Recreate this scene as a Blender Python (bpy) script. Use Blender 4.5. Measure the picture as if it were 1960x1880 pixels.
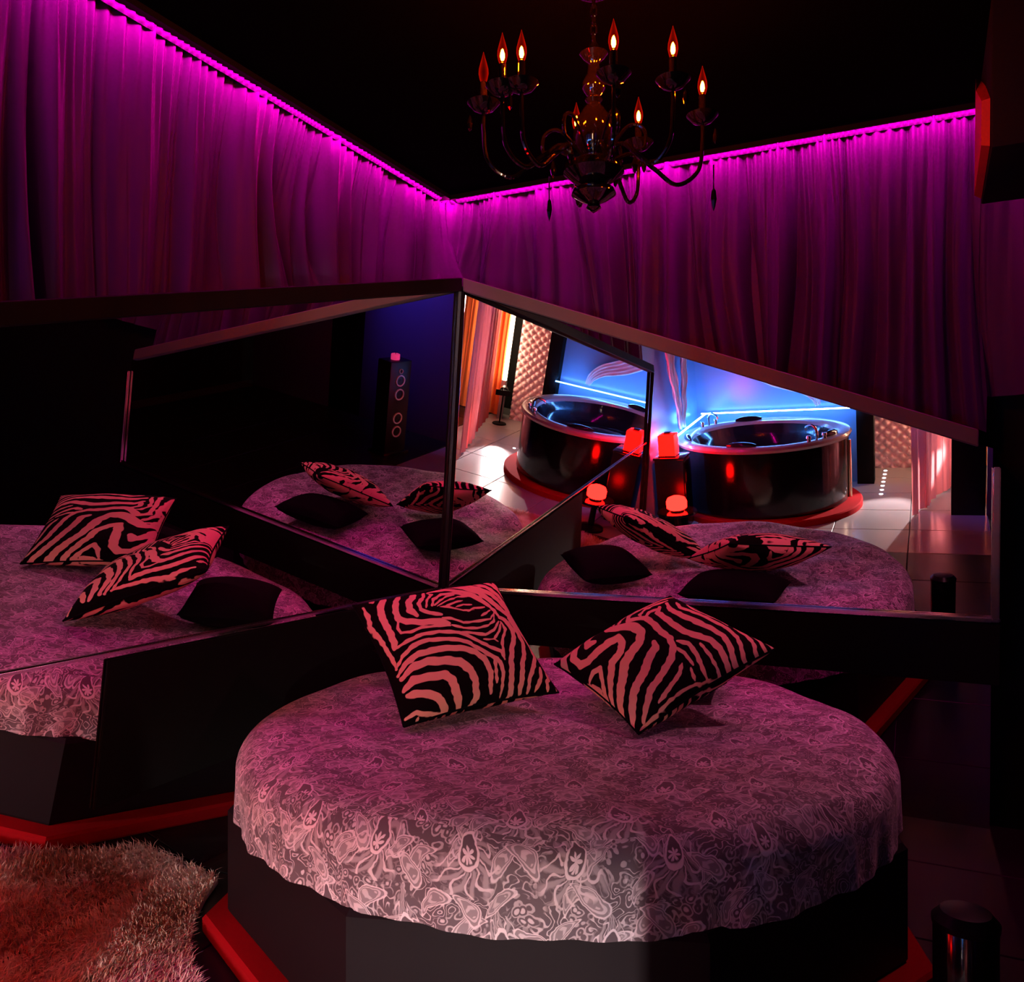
import bpy, bmesh, math, random
import numpy as np
from mathutils import Vector, Matrix
random.seed(7); rng = np.random.default_rng(7)
for o in list(bpy.data.objects): bpy.data.objects.remove(o)
S = bpy.context.scene
COL = S.collection
R = math.radians

# ---------------------------------------------------------------- camera, world, light, exposure
CAMZ = 1.365
cam = bpy.data.objects.new('camera', bpy.data.cameras.new('camera')); COL.objects.link(cam)
cam.location = (2.28, -3.84, CAMZ); cam.rotation_euler = (R(90), 0, math.atan2(.44, .898))
cam.data.sensor_fit = 'HORIZONTAL'; cam.data.sensor_width = 36; cam.data.lens = 36*1630/1960
cam.data.shift_y = 3/1960; cam.data.clip_start = .02
S.camera = cam
wd = bpy.data.worlds.new('dark'); S.world = wd; wd.use_nodes = True
wd.node_tree.nodes['Background'].inputs[0].default_value = (.0, .0, .0, 1)
wd.node_tree.nodes['Background'].inputs[1].default_value = 0
S.view_settings.view_transform = 'Standard'; S.view_settings.look = 'None'
S.view_settings.gamma = 1; S.view_settings.use_curve_mapping = False
S.view_settings.exposure = 0.0
LED_MAGENTA = 265.0      # ceiling strip over the curtains
LED_WARM = 95.0         # upright strip by the quilted panel
LED_BLUE = 130.0         # strip over the tub
RED_LAMP = 40.0
BULB = 3000.0
FRONT_FILL = 640.0      # added spot by the pink curtain, brightens the bed's skirt
SIDE_FILL = 40.0        # added spot, replaces light bounced off the mirror onto the bed's top
BLUE_FILL = 130.0  # added spot that brightens the navy panel

# ---------------------------------------------------------------- room geometry constants (corner at origin, right wall on +X, left wall on -Y)
ZR = .868                                # height of mirror rail
TR_, TL_ = math.tan(R(7.5)), math.tan(R(8.0))
def my(z): return -(z-ZR)*TR_            # Y of the right mirror plane at height z
def mx(z): return (z-ZR)*TL_             # X of the left mirror plane
ZTOP, ZR_END, ZL_END = 2.35, 1.535, 1.49
XR_END, YL_END = 2.50, -3.68
CEIL = 2.875

# ---------------------------------------------------------------- helpers
def tag(o, label=None, cat=None, group=None, kind=None):
    if label: o['label'] = label
    if cat: o['category'] = cat
    if group: o['group'] = group
    if kind: o['kind'] = kind
    return o
def empty(name, loc=(0,0,0), rz=0):
    o = bpy.data.objects.new(name, None); COL.objects.link(o); o.location = loc; o.rotation_euler = (0,0,rz); o.empty_display_size = .05
    return o
def link(name, bm, mat, parent=None, smooth=True, sharp=40):
    me = bpy.data.meshes.new(name)
    bmesh.ops.recalc_face_normals(bm, faces=bm.faces)
    bm.to_mesh(me); bm.free()
    return linkme(name, me, mat, parent, smooth, sharp)
def linkme(name, me, mat, parent=None, smooth=True, sharp=40):
    if mat: me.materials.append(mat)
    o = bpy.data.objects.new(name, me); COL.objects.link(o)
    if parent:
        o.parent = parent
    if smooth:
        me.shade_smooth(); me.set_sharp_from_angle(angle=R(sharp))
    return o
def local(parent, o):
    pass
def pymesh(name, verts, faces, mat, parent=None, smooth=True, sharp=60):
    me = bpy.data.meshes.new(name); me.from_pydata([tuple(map(float, p)) for p in verts], [], faces); me.update()
    return linkme(name, me, mat, parent, smooth, sharp)
def add_box(bm, lo, hi, bev=0, seg=2, rot=None):
    lo = Vector(lo); hi = Vector(hi)
    r = bmesh.ops.create_cube(bm, size=1)
    vs = r['verts']; c = (lo+hi)/2; d = hi-lo
    for v in vs: v.co = Vector((v.co.x*d.x, v.co.y*d.y, v.co.z*d.z)) + c
    if bev:
        es = list({e for v in vs for e in v.link_edges})
        bmesh.ops.bevel(bm, geom=es, offset=bev, segments=seg, affect='EDGES', profile=.5)
    return vs
def box(name, lo, hi, mat, parent=None, bev=.004, seg=2):
    bm = bmesh.new(); add_box(bm, lo, hi, bev, seg); return link(name, bm, mat, parent)
def lathe(bm, prof, n=48, c=(0,0,0), cap=False):
    rings = []
    for r, z in prof:
        if r < 1e-5: rings.append([bm.verts.new((c[0], c[1], c[2]+z))])
        else: rings.append([bm.verts.new((c[0]+r*math.cos(2*math.pi*i/n), c[1]+r*math.sin(2*math.pi*i/n), c[2]+z)) for i in range(n)])
    for a, b in zip(rings, rings[1:]):
        for i in range(n):
            j = (i+1) % n
            if len(a) == 1 and len(b) == 1: continue
            if len(a) == 1: bm.faces.new((a[0], b[i], b[j]))
            elif len(b) == 1: bm.faces.new((a[i], b[0], a[j]))
            else: bm.faces.new((a[i], b[i], b[j], a[j]))
    if cap:
        for r_ in (rings[0], rings[-1]):
            if len(r_) > 2: bm.faces.new(r_)
def lat(name, prof, mat, parent=None, n=48, c=(0,0,0), cap=False, sharp=40):
    bm = bmesh.new(); lathe(bm, prof, n, c, cap); return link(name, bm, mat, parent, True, sharp)
def tube(bm, pts, rad, n=8, close=True):
    pts = [Vector(p) for p in pts]; rads = rad if isinstance(rad, (list, tuple)) else [rad]*len(pts)
    rings = []; up = Vector((0,0,1)); prevx = None
    for i, p in enumerate(pts):
        t = (pts[min(i+1, len(pts)-1)] - pts[max(i-1, 0)]).normalized()
        if prevx is None:
            a = up if abs(t.dot(up)) < .95 else Vector((1,0,0))
            x = t.cross(a).normalized()
        else: x = (prevx - t*prevx.dot(t)).normalized()
        prevx = x; y = t.cross(x)
        rings.append([bm.verts.new(p + (x*math.cos(2*math.pi*k/n) + y*math.sin(2*math.pi*k/n))*rads[i]) for k in range(n)])
    for a, b in zip(rings, rings[1:]):
        for k in range(n): bm.faces.new((a[k], a[(k+1) % n], b[(k+1) % n], b[k]))
    if close: bm.faces.new(rings[0]); bm.faces.new(list(reversed(rings[-1])))
def bez(p, n=12):
    # Catmull-Rom through points
    P = [Vector(q) for q in p]; P = [P[0]*2-P[1]] + P + [P[-1]*2-P[-2]]; out = []
    for i in range(1, len(P)-2):
        for k in range(n):
            t = k/n; a, b, c, d = P[i-1:i+3]
            out.append(.5*((2*b) + (c-a)*t + (2*a-5*b+4*c-d)*t*t + (3*b-a-3*c+d)*t**3))
    out.append(P[-2]); return out

# ---------------------------------------------------------------- materials
def mat(name, col=(.5,.5,.5), rough=.5, metal=0, coat=0, emis=None, es=0, spec=.5, sheen=0, trans=0):
    m = bpy.data.materials.new(name); m.use_nodes = True
    b = m.node_tree.nodes['Principled BSDF']
    b.inputs['Base Color'].default_value = (*col, 1); b.inputs['Roughness'].default_value = rough
    b.inputs['Metallic'].default_value = metal; b.inputs['Coat Weight'].default_value = coat
    b.inputs['Coat Roughness'].default_value = .05
    b.inputs['Specular IOR Level'].default_value = spec; b.inputs['Sheen Weight'].default_value = sheen
    b.inputs['Transmission Weight'].default_value = trans
    if emis: b.inputs['Emission Color'].default_value = (*emis, 1); b.inputs['Emission Strength'].default_value = es
    return m
def bsdf(m): return m.node_tree.nodes['Principled BSDF']
class X:
    """small wrapper so that shader maths reads like maths"""
    def __init__(s, nt, sock): s.nt = nt; s.s = sock
    def op(s, kind, *o):
        n = s.nt.nodes.new('ShaderNodeMath'); n.operation = kind
        for i, q in enumerate((s,)+o):
            if isinstance(q, X): s.nt.links.new(q.s, n.inputs[i])
            else: n.inputs[i].default_value = q
        return X(s.nt, n.outputs[0])
    def __add__(s, o): return s.op('ADD', o)
    __radd__ = __add__
    def __sub__(s, o): return s.op('SUBTRACT', o)
    def __rsub__(s, o): return (s*-1)+o
    def __mul__(s, o): return s.op('MULTIPLY', o)
    __rmul__ = __mul__
    def __truediv__(s, o): return s.op('DIVIDE', o)
    def floor(s): return s.op('FLOOR')
    def frac(s): return s.op('FRACT')
    def abs(s): return s.op('ABSOLUTE')
    def sin(s): return s.op('SINE')
    def cos(s): return s.op('COSINE')
    def sqrt(s): return s.op('SQRT')
    def atan2(s, o): return s.op('ARCTAN2', o)
    def max(s, o): return s.op('MAXIMUM', o)
    def min(s, o): return s.op('MINIMUM', o)
    def gt(s, o): return s.op('GREATER_THAN', o)
    def lt(s, o): return s.op('LESS_THAN', o)
    def step(s, a, b):      # smoothstep a..b
        n = s.nt.nodes.new('ShaderNodeMapRange'); n.interpolation_type = 'SMOOTHSTEP'
        s.nt.links.new(s.s, n.inputs[0]); n.inputs[1].default_value = a; n.inputs[2].default_value = b
        return X(s.nt, n.outputs[0])
    def band(s, c, w): return 1 - (s-c).abs().step(w*.5, w)
def node(nt, kind, **kw):
    n = nt.nodes.new(kind)
    for k, v in kw.items(): setattr(n, k, v)
    return n
def combine(nt, x, y, z=None):
    n = nt.nodes.new('ShaderNodeCombineXYZ'); nt.links.new(x.s, n.inputs[0]); nt.links.new(y.s, n.inputs[1])
    if z is not None: nt.links.new(z.s, n.inputs[2])
    return n.outputs[0]
def mixcol(nt, f, a, b):
    n = nt.nodes.new('ShaderNodeMix'); n.data_type = 'RGBA'
    nt.links.new(f.s, n.inputs[0])
    for i, q in ((6, a), (7, b)):
        if isinstance(q, tuple): n.inputs[i].default_value = (*q, 1)
        else: nt.links.new(q, n.inputs[i])
    return n.outputs[2]
def noise_of(nt, vec, scale, detail=3, rough=.5):
    n = node(nt, 'ShaderNodeTexNoise'); n.inputs['Scale'].default_value = scale; n.inputs['Detail'].default_value = detail; n.inputs['Roughness'].default_value = rough
    if vec is not None: nt.links.new(vec, n.inputs['Vector'])
    return n
def bump(m, height, strength=.3, dist=.01):
    nt = m.node_tree; n = node(nt, 'ShaderNodeBump'); n.inputs['Strength'].default_value = strength; n.inputs['Distance'].default_value = dist
    nt.links.new(height, n.inputs['Height']); nt.links.new(n.outputs[0], bsdf(m).inputs['Normal'])

M = {}
M['black_paint'] = mat('black_paint', (.004,.004,.004), .75, spec=.1)
M['ceiling'] = mat('ceiling_black', (.0008,.0008,.0008), .9, spec=.01)
M['black_gloss'] = mat('black_gloss', (.003,.003,.004), .12, spec=.5)
M['black_lacquer'] = mat('black_lacquer', (.004,.004,.005), .3, spec=.25)
M['chrome'] = mat('chrome', (.75,.74,.76), .16, 1)
M['mirror'] = mat('mirror_glass', (.86,.84,.86), .0, 1)
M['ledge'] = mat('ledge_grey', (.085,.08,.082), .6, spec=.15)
M['ledge_shaded'] = mat('ledge_grey_shaded', (.006,.005,.006), .7, spec=.03)  # same grey board, its lack of light put into the colour
M['tile_dark'] = mat('floor_tile_dark', (.012,.010,.011), .35, spec=.3)
M['vinyl'] = mat('bed_base_vinyl', (.010,.007,.009), .5, spec=.12)
M['plinth'] = mat('red_plinth_carpet', (.30,.006,.010), .9, spec=.02, sheen=.0)
M['black_velvet'] = mat('black_velvet', (.004,.003,.004), .9, spec=.05)
M['glass_black'] = mat('black_glass', (.004,.003,.003), .06, spec=.7, coat=.6)
M['speaker'] = mat('speaker_black', (.005,.005,.006), .4, spec=.3)
M['silver'] = mat('silver_ring', (.9,.9,.92), .35, .5)
M['acrylic'] = mat('black_acrylic', (.01,.008,.014), .1, spec=.6)
M['tub_rim'] = mat('pale_rim', (.34,.31,.33), .15, spec=.6)
M['gold'] = mat('brass', (.8,.55,.35), .25, 1)
M['blue_wall'] = mat('pale_blue_panel', (.14,.33,.58), .25, spec=.5)
M['navy'] = mat('navy_panel', (.055,.045,.20), .5, spec=.2)
M['sheer'] = mat('white_sheer', (.75,.75,.8), .35, spec=.5)
M['quilt'] = mat('quilted_leather', (.80,.62,.64), .35, spec=.5)
M['redbox'] = mat('red_lantern', (.5,.02,.01), .5, emis=(1,.0004,.0002), es=62)
M['tile'] = mat('floor_tile', (.30,.29,.30), .18, spec=.5)
M['grout'] = mat('floor_grout', (.05,.05,.05), .8)
M['red_lit_side'] = mat('side_red_light', (.22,.012,.016), .6, spec=.2)  # red light falling on the black box, put into the side's colour

def led(name, col, es):
    m = bpy.data.materials.new(name); m.use_nodes = True; nt = m.node_tree; nt.nodes.clear()
    e = node(nt, 'ShaderNodeEmission'); e.inputs[0].default_value = (*col, 1); e.inputs[1].default_value = es
    o = node(nt, 'ShaderNodeOutputMaterial'); nt.links.new(e.outputs[0], o.inputs[0]); return m
M['led_magenta'] = led('led_magenta', (1, .0, .42), LED_MAGENTA)
M['led_warm'] = led('led_warm', (1, .66, .40), LED_WARM)
M['led_blue'] = led('led_blue', (.10, .36, 1), LED_BLUE)
M['filament'] = led('filament', (1, .19, .003), BULB)
M['floor_dot'] = led('floor_dot', (1, .8, .85), 6)

# satin curtain cloth
def curtain_mat(name, col, rough=.45):
    m = mat(name, col, rough, spec=.06); nt = m.node_tree
    tc = node(nt, 'ShaderNodeTexCoord'); mp = node(nt, 'ShaderNodeMapping'); mp.inputs['Scale'].default_value = (90, 90, 4)
    nt.links.new(tc.outputs['Object'], mp.inputs[0])
    n = noise_of(nt, mp.outputs[0], 1, 3); bump(m, n.outputs[0], .18, .004); return m
M['curtain'] = curtain_mat('satin_curtain', (.032,.005,.050))
M['pink_curtain'] = curtain_mat('pink_curtain', (.85,.25,.27))
nt = M['pink_curtain'].node_tree; tl = node(nt, 'ShaderNodeBsdfTranslucent'); tl.inputs[0].default_value = (.9,.24,.24,1)
ms = node(nt, 'ShaderNodeMixShader'); ms.inputs[0].default_value = .55; om = [n for n in nt.nodes if n.type == 'OUTPUT_MATERIAL'][0]
nt.links.new(bsdf(M['pink_curtain']).outputs[0], ms.inputs[1]); nt.links.new(tl.outputs[0], ms.inputs[2]); nt.links.new(ms.outputs[0], om.inputs[0])
M['orange_curtain'] = curtain_mat('orange_curtain', (.85,.22,.06))
M['pink_backlight'] = led('pink_backlight', (1, .62, .58), 28)

# rug pile
m = mat('shaggy_pile', (.35,.2,.15), .9, spec=.1, sheen=.3); nt = m.node_tree
tc = node(nt, 'ShaderNodeTexCoord'); n = noise_of(nt, tc.outputs['Object'], 7, 4)
nt.links.new(mixcol(nt, X(nt, n.outputs[0]).step(.35,.68), (.50,.28,.18), (.92,.80,.70)), bsdf(m).inputs['Base Color']); M['pile'] = m

# paisley lace of the bed cover, UV in metres
def paisley():
    m = mat('paisley_lace', (.4,.3,.35), .55, spec=.3, sheen=.2); nt = m.node_tree
    uv = node(nt, 'ShaderNodeUVMap'); uv.uv_map = 'UVMap'
    sp = node(nt, 'ShaderNodeSeparateXYZ'); nt.links.new(uv.outputs[0], sp.inputs[0])
    def warp(scale, amt, det=2):
        w = noise_of(nt, uv.outputs[0], scale, det); c = node(nt, 'ShaderNodeSeparateColor'); nt.links.new(w.outputs['Color'], c.inputs[0])
        return (X(nt, c.outputs[0])-.5)*amt, (X(nt, c.outputs[1])-.5)*amt
    w1 = warp(7, .07); w2 = warp(30, .016)
    u = X(nt, sp.outputs[0]) + w1[0] + w2[0]; v = X(nt, sp.outputs[1]) + w1[1] + w2[1]
    def cells(cw, chh, ou, ov, rot=0):
        ca, sa = math.cos(rot), math.sin(rot)
        a = u*ca + v*sa + ou; b = v*ca - u*sa + ov
        r = (b/chh).floor(); q = (a/cw + r*.37)
        return (q.frac()-.5)*cw, ((b/chh).frac()-.5)*chh
    def drop(cx, cy, hw, hh, bend):
        yn = cy/hh; xb = cx + yn*yn*bend - bend*.4
        xn = xb/((1.0 - yn*.45)*hw); return (xn*xn + yn*yn).sqrt(), xn, yn
    # upright drops with a little flower inside
    cx, cy = cells(.235, .205, 0, 0)
    r, xn, yn = drop(cx, cy, .021, .044, .004)
    inA = 1-r.step(.66,.76)
    fy = (cy+.016)/.024; fx = cx/.017; fr = (fx*fx+fy*fy).sqrt(); th = fy.atan2(fx)
    petal = (((th*3.5).cos().abs()*.7+.25) - fr).step(0,.16)
    A = (r.band(.92,.16)).max(inA*petal)
    halo = r.step(1.0,1.1)*(1-r.step(2.3,2.9)); ang = yn.atan2(xn)
    plume = ((ang*6.5 + (r*4.5).sin()*.9).sin().abs().band(0,.42))*halo
    plume2 = ((ang*13 + r*3).sin()*.5+.5).step(.35,.9)*halo*.45
    # curved leaves turned both ways
    def leaf(cw, chh, ou, ov, rot, hw, hh, bend):
        cx, cy = cells(cw, chh, ou, ov, rot); r, xn, yn = drop(cx, cy, hw, hh, bend)
        body = 1-r.step(.98,1.06)
        lines = r.band(1.0,.13).max(r.band(.70,.10)*.8).max(((yn*9 + xn.abs()*3).sin()*.5+.5).step(.4,.9)*(1-r.step(.5,.58))*.75)
        return lines.max(body*.26), body
    l1, b1 = leaf(.17, .15, .06, .05, .75, .019, .050, .014)
    l2, b2 = leaf(.19, .16, .10, .11, -.85, .017, .052, -.015)
    l3, b3 = leaf(.145, .13, .02, .03, 2.3, .014, .040, .012)
    # beads and curls filling what is left
    vec = combine(nt, u, v)
    vo = node(nt, 'ShaderNodeTexVoronoi'); vo.feature = 'F1'; vo.inputs['Scale'].default_value = 46; nt.links.new(vec, vo.inputs['Vector'])
    d = X(nt, vo.outputs['Distance']); bead = (1-d.step(.20,.30)).max(d.band(.52,.10)*.7)
    wv = noise_of(nt, vec, 22, 1); vein = ((X(nt, wv.outputs[0])*30).sin().abs()).band(0,.5)
    pt = noise_of(nt, uv.outputs[0], 14, 1); patch = X(nt, pt.outputs[0]).step(.42,.56)
    fill = bead*patch*.75 + vein*(1-patch)*.7
    f = fill*(1-halo*.7)*(1-b3)*(1-b2)*(1-b1) + l3*(1-b2)*(1-b1)*.85 + l2*b2*(1-b1)*.9 + l1*b1*.95
    f = f.max((plume.max(plume2))*.85)
    inside = 1-r.step(1.0,1.06)
    f = f*(1-inside) + A*inside
    pat = (f*.86+.09).min(1.0)
    col = mixcol(nt, pat, (.05,.028,.04), (.84,.74,.78))
    nt.links.new(col, bsdf(m).inputs['Base Color'])
    fine = noise_of(nt, uv.outputs[0], 420, 1)
    bump(m, (pat + X(nt, fine.outputs[0])*.25).s, .35, .003)
    return m
M['paisley'] = paisley()

# zebra velour: mask baked as a point attribute of the print
m = mat('zebra_velour', (.5,.4,.3), .85, spec=.05); nt = m.node_tree
at = node(nt, 'ShaderNodeAttribute'); at.attribute_name = 'stripe'
nt.links.new(mixcol(nt, X(nt, at.outputs['Fac']).step(.35,.65), (.004,.002,.002), (.84,.42,.27)), bsdf(m).inputs['Base Color']); M['zebra'] = m

# clear red flame bulb
m = bpy.data.materials.new('red_bulb_glass'); m.use_nodes = True; nt = m.node_tree; nt.nodes.clear()
tr = node(nt, 'ShaderNodeBsdfTransparent'); tr.inputs[0].default_value = (1,.32,.14,1)
em = node(nt, 'ShaderNodeEmission'); em.inputs[0].default_value = (1,.012,.0,1); em.inputs[1].default_value = .55
gl = node(nt, 'ShaderNodeBsdfGlossy'); gl.inputs[1].default_value = .05
lw = node(nt, 'ShaderNodeLayerWeight'); lw.inputs[0].default_value = .35
mx1 = node(nt, 'ShaderNodeMixShader'); mx2 = node(nt, 'ShaderNodeAddShader')
nt.links.new(lw.outputs['Facing'], mx1.inputs[0]); nt.links.new(tr.outputs[0], mx1.inputs[1]); nt.links.new(em.outputs[0], mx1.inputs[2])
o = node(nt, 'ShaderNodeOutputMaterial'); nt.links.new(mx1.outputs[0], o.inputs[0]); M['bulb'] = m

# ================================================================ SETTING
YB = -6.7; XW = 6.0
fl = box('floor', (-.3, YB-.1, -.12), (XW+.1, .3, -.012), M['grout'], bev=0); tag(fl, 'tiled floor, black round the bed and pale grey by the tub', kind='structure')
bm = bmesh.new(); add_box(bm, (-.297,-.297,-.02), (.297,.297,.0), .003, 1)
tile_me = bpy.data.meshes.new('tile'); bm.to_mesh(tile_me); bm.free(); tile_me.materials.append(M['tile']); tile_dk = tile_me.copy(); tile_dk.materials.clear(); tile_dk.materials.append(M['tile_dark'])
for i in range(10):
    for j in range(11):
        t = bpy.data.objects.new('tile', tile_me if (j >= 6 and i < 5) else tile_dk); COL.objects.link(t); t.parent = fl
        t.location = (.03+.6*i, -.05-.6*j, 0)
tag(box('ceiling', (-.3, YB-.1, CEIL), (XW+.1, .3, CEIL+.1), M['ceiling'], bev=0), 'matt black ceiling', kind='structure')
tag(box('wall_left', (-.3, YB-.1, -.1), (-.16, .3, CEIL), M['black_paint'], bev=0), 'black wall behind the slanting curtain and mirror', kind='structure')
tag(box('wall_right', (-.16, .16, -.1), (XW, .3, CEIL), M['black_paint'], bev=0), 'black wall behind the level curtain', kind='structure')
tag(box('wall_back', (-.16, YB-.1, -.1), (XW, YB, CEIL), M['black_paint'], bev=0), 'black wall behind the camera', kind='structure')
tag(box('wall_side', (XW, YB-.1, -.1), (XW+.1, .3, CEIL), M['black_paint'], bev=0), 'black far side wall', kind='structure')
# alcove walls of the tub (pale panels that the blue strip washes)
w = box('wall_alcove', (-.16, -5.66, 0), (1.62, -5.60, 2.1), M['blue_wall'], bev=0); tag(w, 'pale blue lit panel wall behind the round tub', kind='structure')
w = box('wall_alcove_side', (-.16, -5.60, 0), (.0, YL_END-.08, 2.1), M['blue_wall'], bev=0); tag(w, 'pale blue lit panel wall beside the round tub', kind='structure')
box('post', (1.62, -5.68, 0), (1.78, -5.5, CEIL), M['black_paint'], bev=.004).parent = bpy.data.objects['wall_alcove']
# navy partition panels
for k, (x0, x1, mm) in enumerate(((2.45, 2.72, 'black_lacquer'), (2.72, 4.08, 'navy'), (4.08, 4.55, 'black_lacquer'), (4.55, 5.8, 'navy'))):
    w = box('wall_partition', (x0, -4.46, 0), (x1-.01, -4.40, 2.3), M[mm], bev=.003); tag(w, ['black', 'navy blue', 'black', 'navy blue'][k]+' upright panel of the partition', kind='structure')

# ================================================================ MIRRORS
def quad_prism(name, front, back, mt, parent):
    v = list(front)+list(back)
    f = [(0,1,2,3), (7,6,5,4), (0,4,5,1), (1,5,6,2), (2,6,7,3), (3,7,4,0)]
    bm = bmesh.new(); V = [bm.verts.new(p) for p in v]
    for q in f: bm.faces.new([V[i] for i in q])
    return link(name, bm, mt, parent, False)
th = .02
# right mirror
mr = empty('wall_mirror', (1.25, my(0), 0)); tag(mr, 'tilted mirror under the level curtain, ends in a chrome upright', 'mirror')
def off(p): return Vector(p) - Vector(mr.location)
def pr(z, x): return (x, my(z), z)
fr = [pr(0, mx(0)), pr(0, XR_END), pr(ZR_END, XR_END), pr(ZTOP, mx(ZTOP))]
quad_prism('mirror_glass', [off(p) for p in fr], [off((p[0], p[1]+th, p[2])) for p in fr], M['mirror'], mr)
def bar(name, p0, p1, w, d, nrm, mt, parent, org):
    """square bar from p0 to p1 lying on the plane with normal nrm, w wide, d proud"""
    p0 = Vector(p0)-Vector(org); p1 = Vector(p1)-Vector(org); n = Vector(nrm).normalized(); t = (p1-p0).normalized(); s = t.cross(n).normalized()
    bm = bmesh.new(); V = []
    for p in (p0, p1):
        for a, b in ((-.5,0), (.5,0), (.5,1), (-.5,1)): V.append(bm.verts.new(p + s*a*w + n*(b*d+.001)))
    for q in ((0,1,2,3), (7,6,5,4), (0,4,5,1), (1,5,6,2), (2,6,7,3), (3,7,4,0)): bm.faces.new([V[i] for i in q])
    bmesh.ops.bevel(bm, geom=bm.edges[:], offset=min(w,d)*.2, segments=2, affect='EDGES')
    return link(name, bm, mt, parent)
nR = (0, -1, -TR_); nL = (1, 0, -TL_)
bar('rail', pr(ZR, .02), pr(ZR, XR_END+.03), .018, .02, nR, M['chrome'], mr, mr.location)
bar('upright', pr(ZR-.01, XR_END+.012), pr(ZR_END-.07, XR_END+.012), .028, .02, nR, M['chrome'], mr, mr.location)
bar('headboard', pr((ZR+.61)/2-.012, .0), pr((ZR+.61)/2-.012, XR_END+.03), ZR-.61-.01, .012, nR, M['black_paint'], mr, mr.location)
# left mirror
ml = empty('wall_mirror', (mx(0), -1.8, 0)); tag(ml, 'tilted mirror under the steep curtain, reflecting the zebra cushions', 'mirror')
def offl(p): return Vector(p) - Vector(ml.location)
def pl(z, y): return (mx(z), y, z)
flm = [pl(0, my(0)), pl(0, YL_END), pl(ZL_END, YL_END), pl(ZTOP, my(ZTOP))]
quad_prism('mirror_glass', [offl(p) for p in flm], [offl((p[0]-th, p[1], p[2])) for p in flm], M['mirror'], ml)
bar('rail', pl(ZR, -.03), pl(ZR, YL_END), .010, .012, nL, M['chrome'], ml, ml.location)
bar('headboard', pl((ZR+.38)/2-.012, .0), pl((ZR+.38)/2-.012, -2.03), ZR-.38-.01, .012, nL, M['black_paint'], ml, ml.location)
bar('upright', pl(0, YL_END-.012), pl(ZL_END, YL_END-.012), .028, .03, nL, M['black_lacquer'], ml, ml.location)
# seam post
bm = bmesh.new(); tube(bm, [off((mx(z)+.008, my(z)-.008, z)) for z in (.0, ZR, 1.6, ZTOP)], .018, 8); link('seam_post', bm, M['black_lacquer'], mr)
# sloping ledges over the mirrors
def ledge(name, a, b, wallA, wallB, label, mt='ledge'):
    o = empty(name, a); tag(o, label, 'ledge')
    a = Vector(a); b = Vector(b); wa = Vector(wallA); wb = Vector(wallB); org = a.copy(); up = Vector((0,0,.06)); dn = Vector((0,0,-.006))
    vs = [a+dn, b+dn, wb+dn, wa+dn, a+up, b+up, wb+up, wa+up]
    bm = bmesh.new(); V = [bm.verts.new(p-org) for p in vs]
    for q in ((0,1,2,3), (7,6,5,4), (0,4,5,1), (1,5,6,2), (2,6,7,3), (3,7,4,0)): bm.faces.new([V[i] for i in q])
    bmesh.ops.bevel(bm, geom=bm.edges[:], offset=.004, segments=1, affect='EDGES')
    link('board', bm, M[mt], o)
    return o
e = .035
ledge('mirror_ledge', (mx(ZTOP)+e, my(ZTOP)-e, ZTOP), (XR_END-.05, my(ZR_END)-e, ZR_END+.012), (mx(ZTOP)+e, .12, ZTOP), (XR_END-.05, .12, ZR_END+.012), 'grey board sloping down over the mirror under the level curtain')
ledge('mirror_ledge', (mx(ZTOP)+e, my(ZTOP)-e, ZTOP), (mx(ZL_END)+e, YL_END, ZL_END), (-.12, my(ZTOP)-e, ZTOP), (-.12, YL_END, ZL_END), 'grey board darkened as if in shade, sloping down over the mirror under the steep curtain', 'ledge_shaded')

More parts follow.
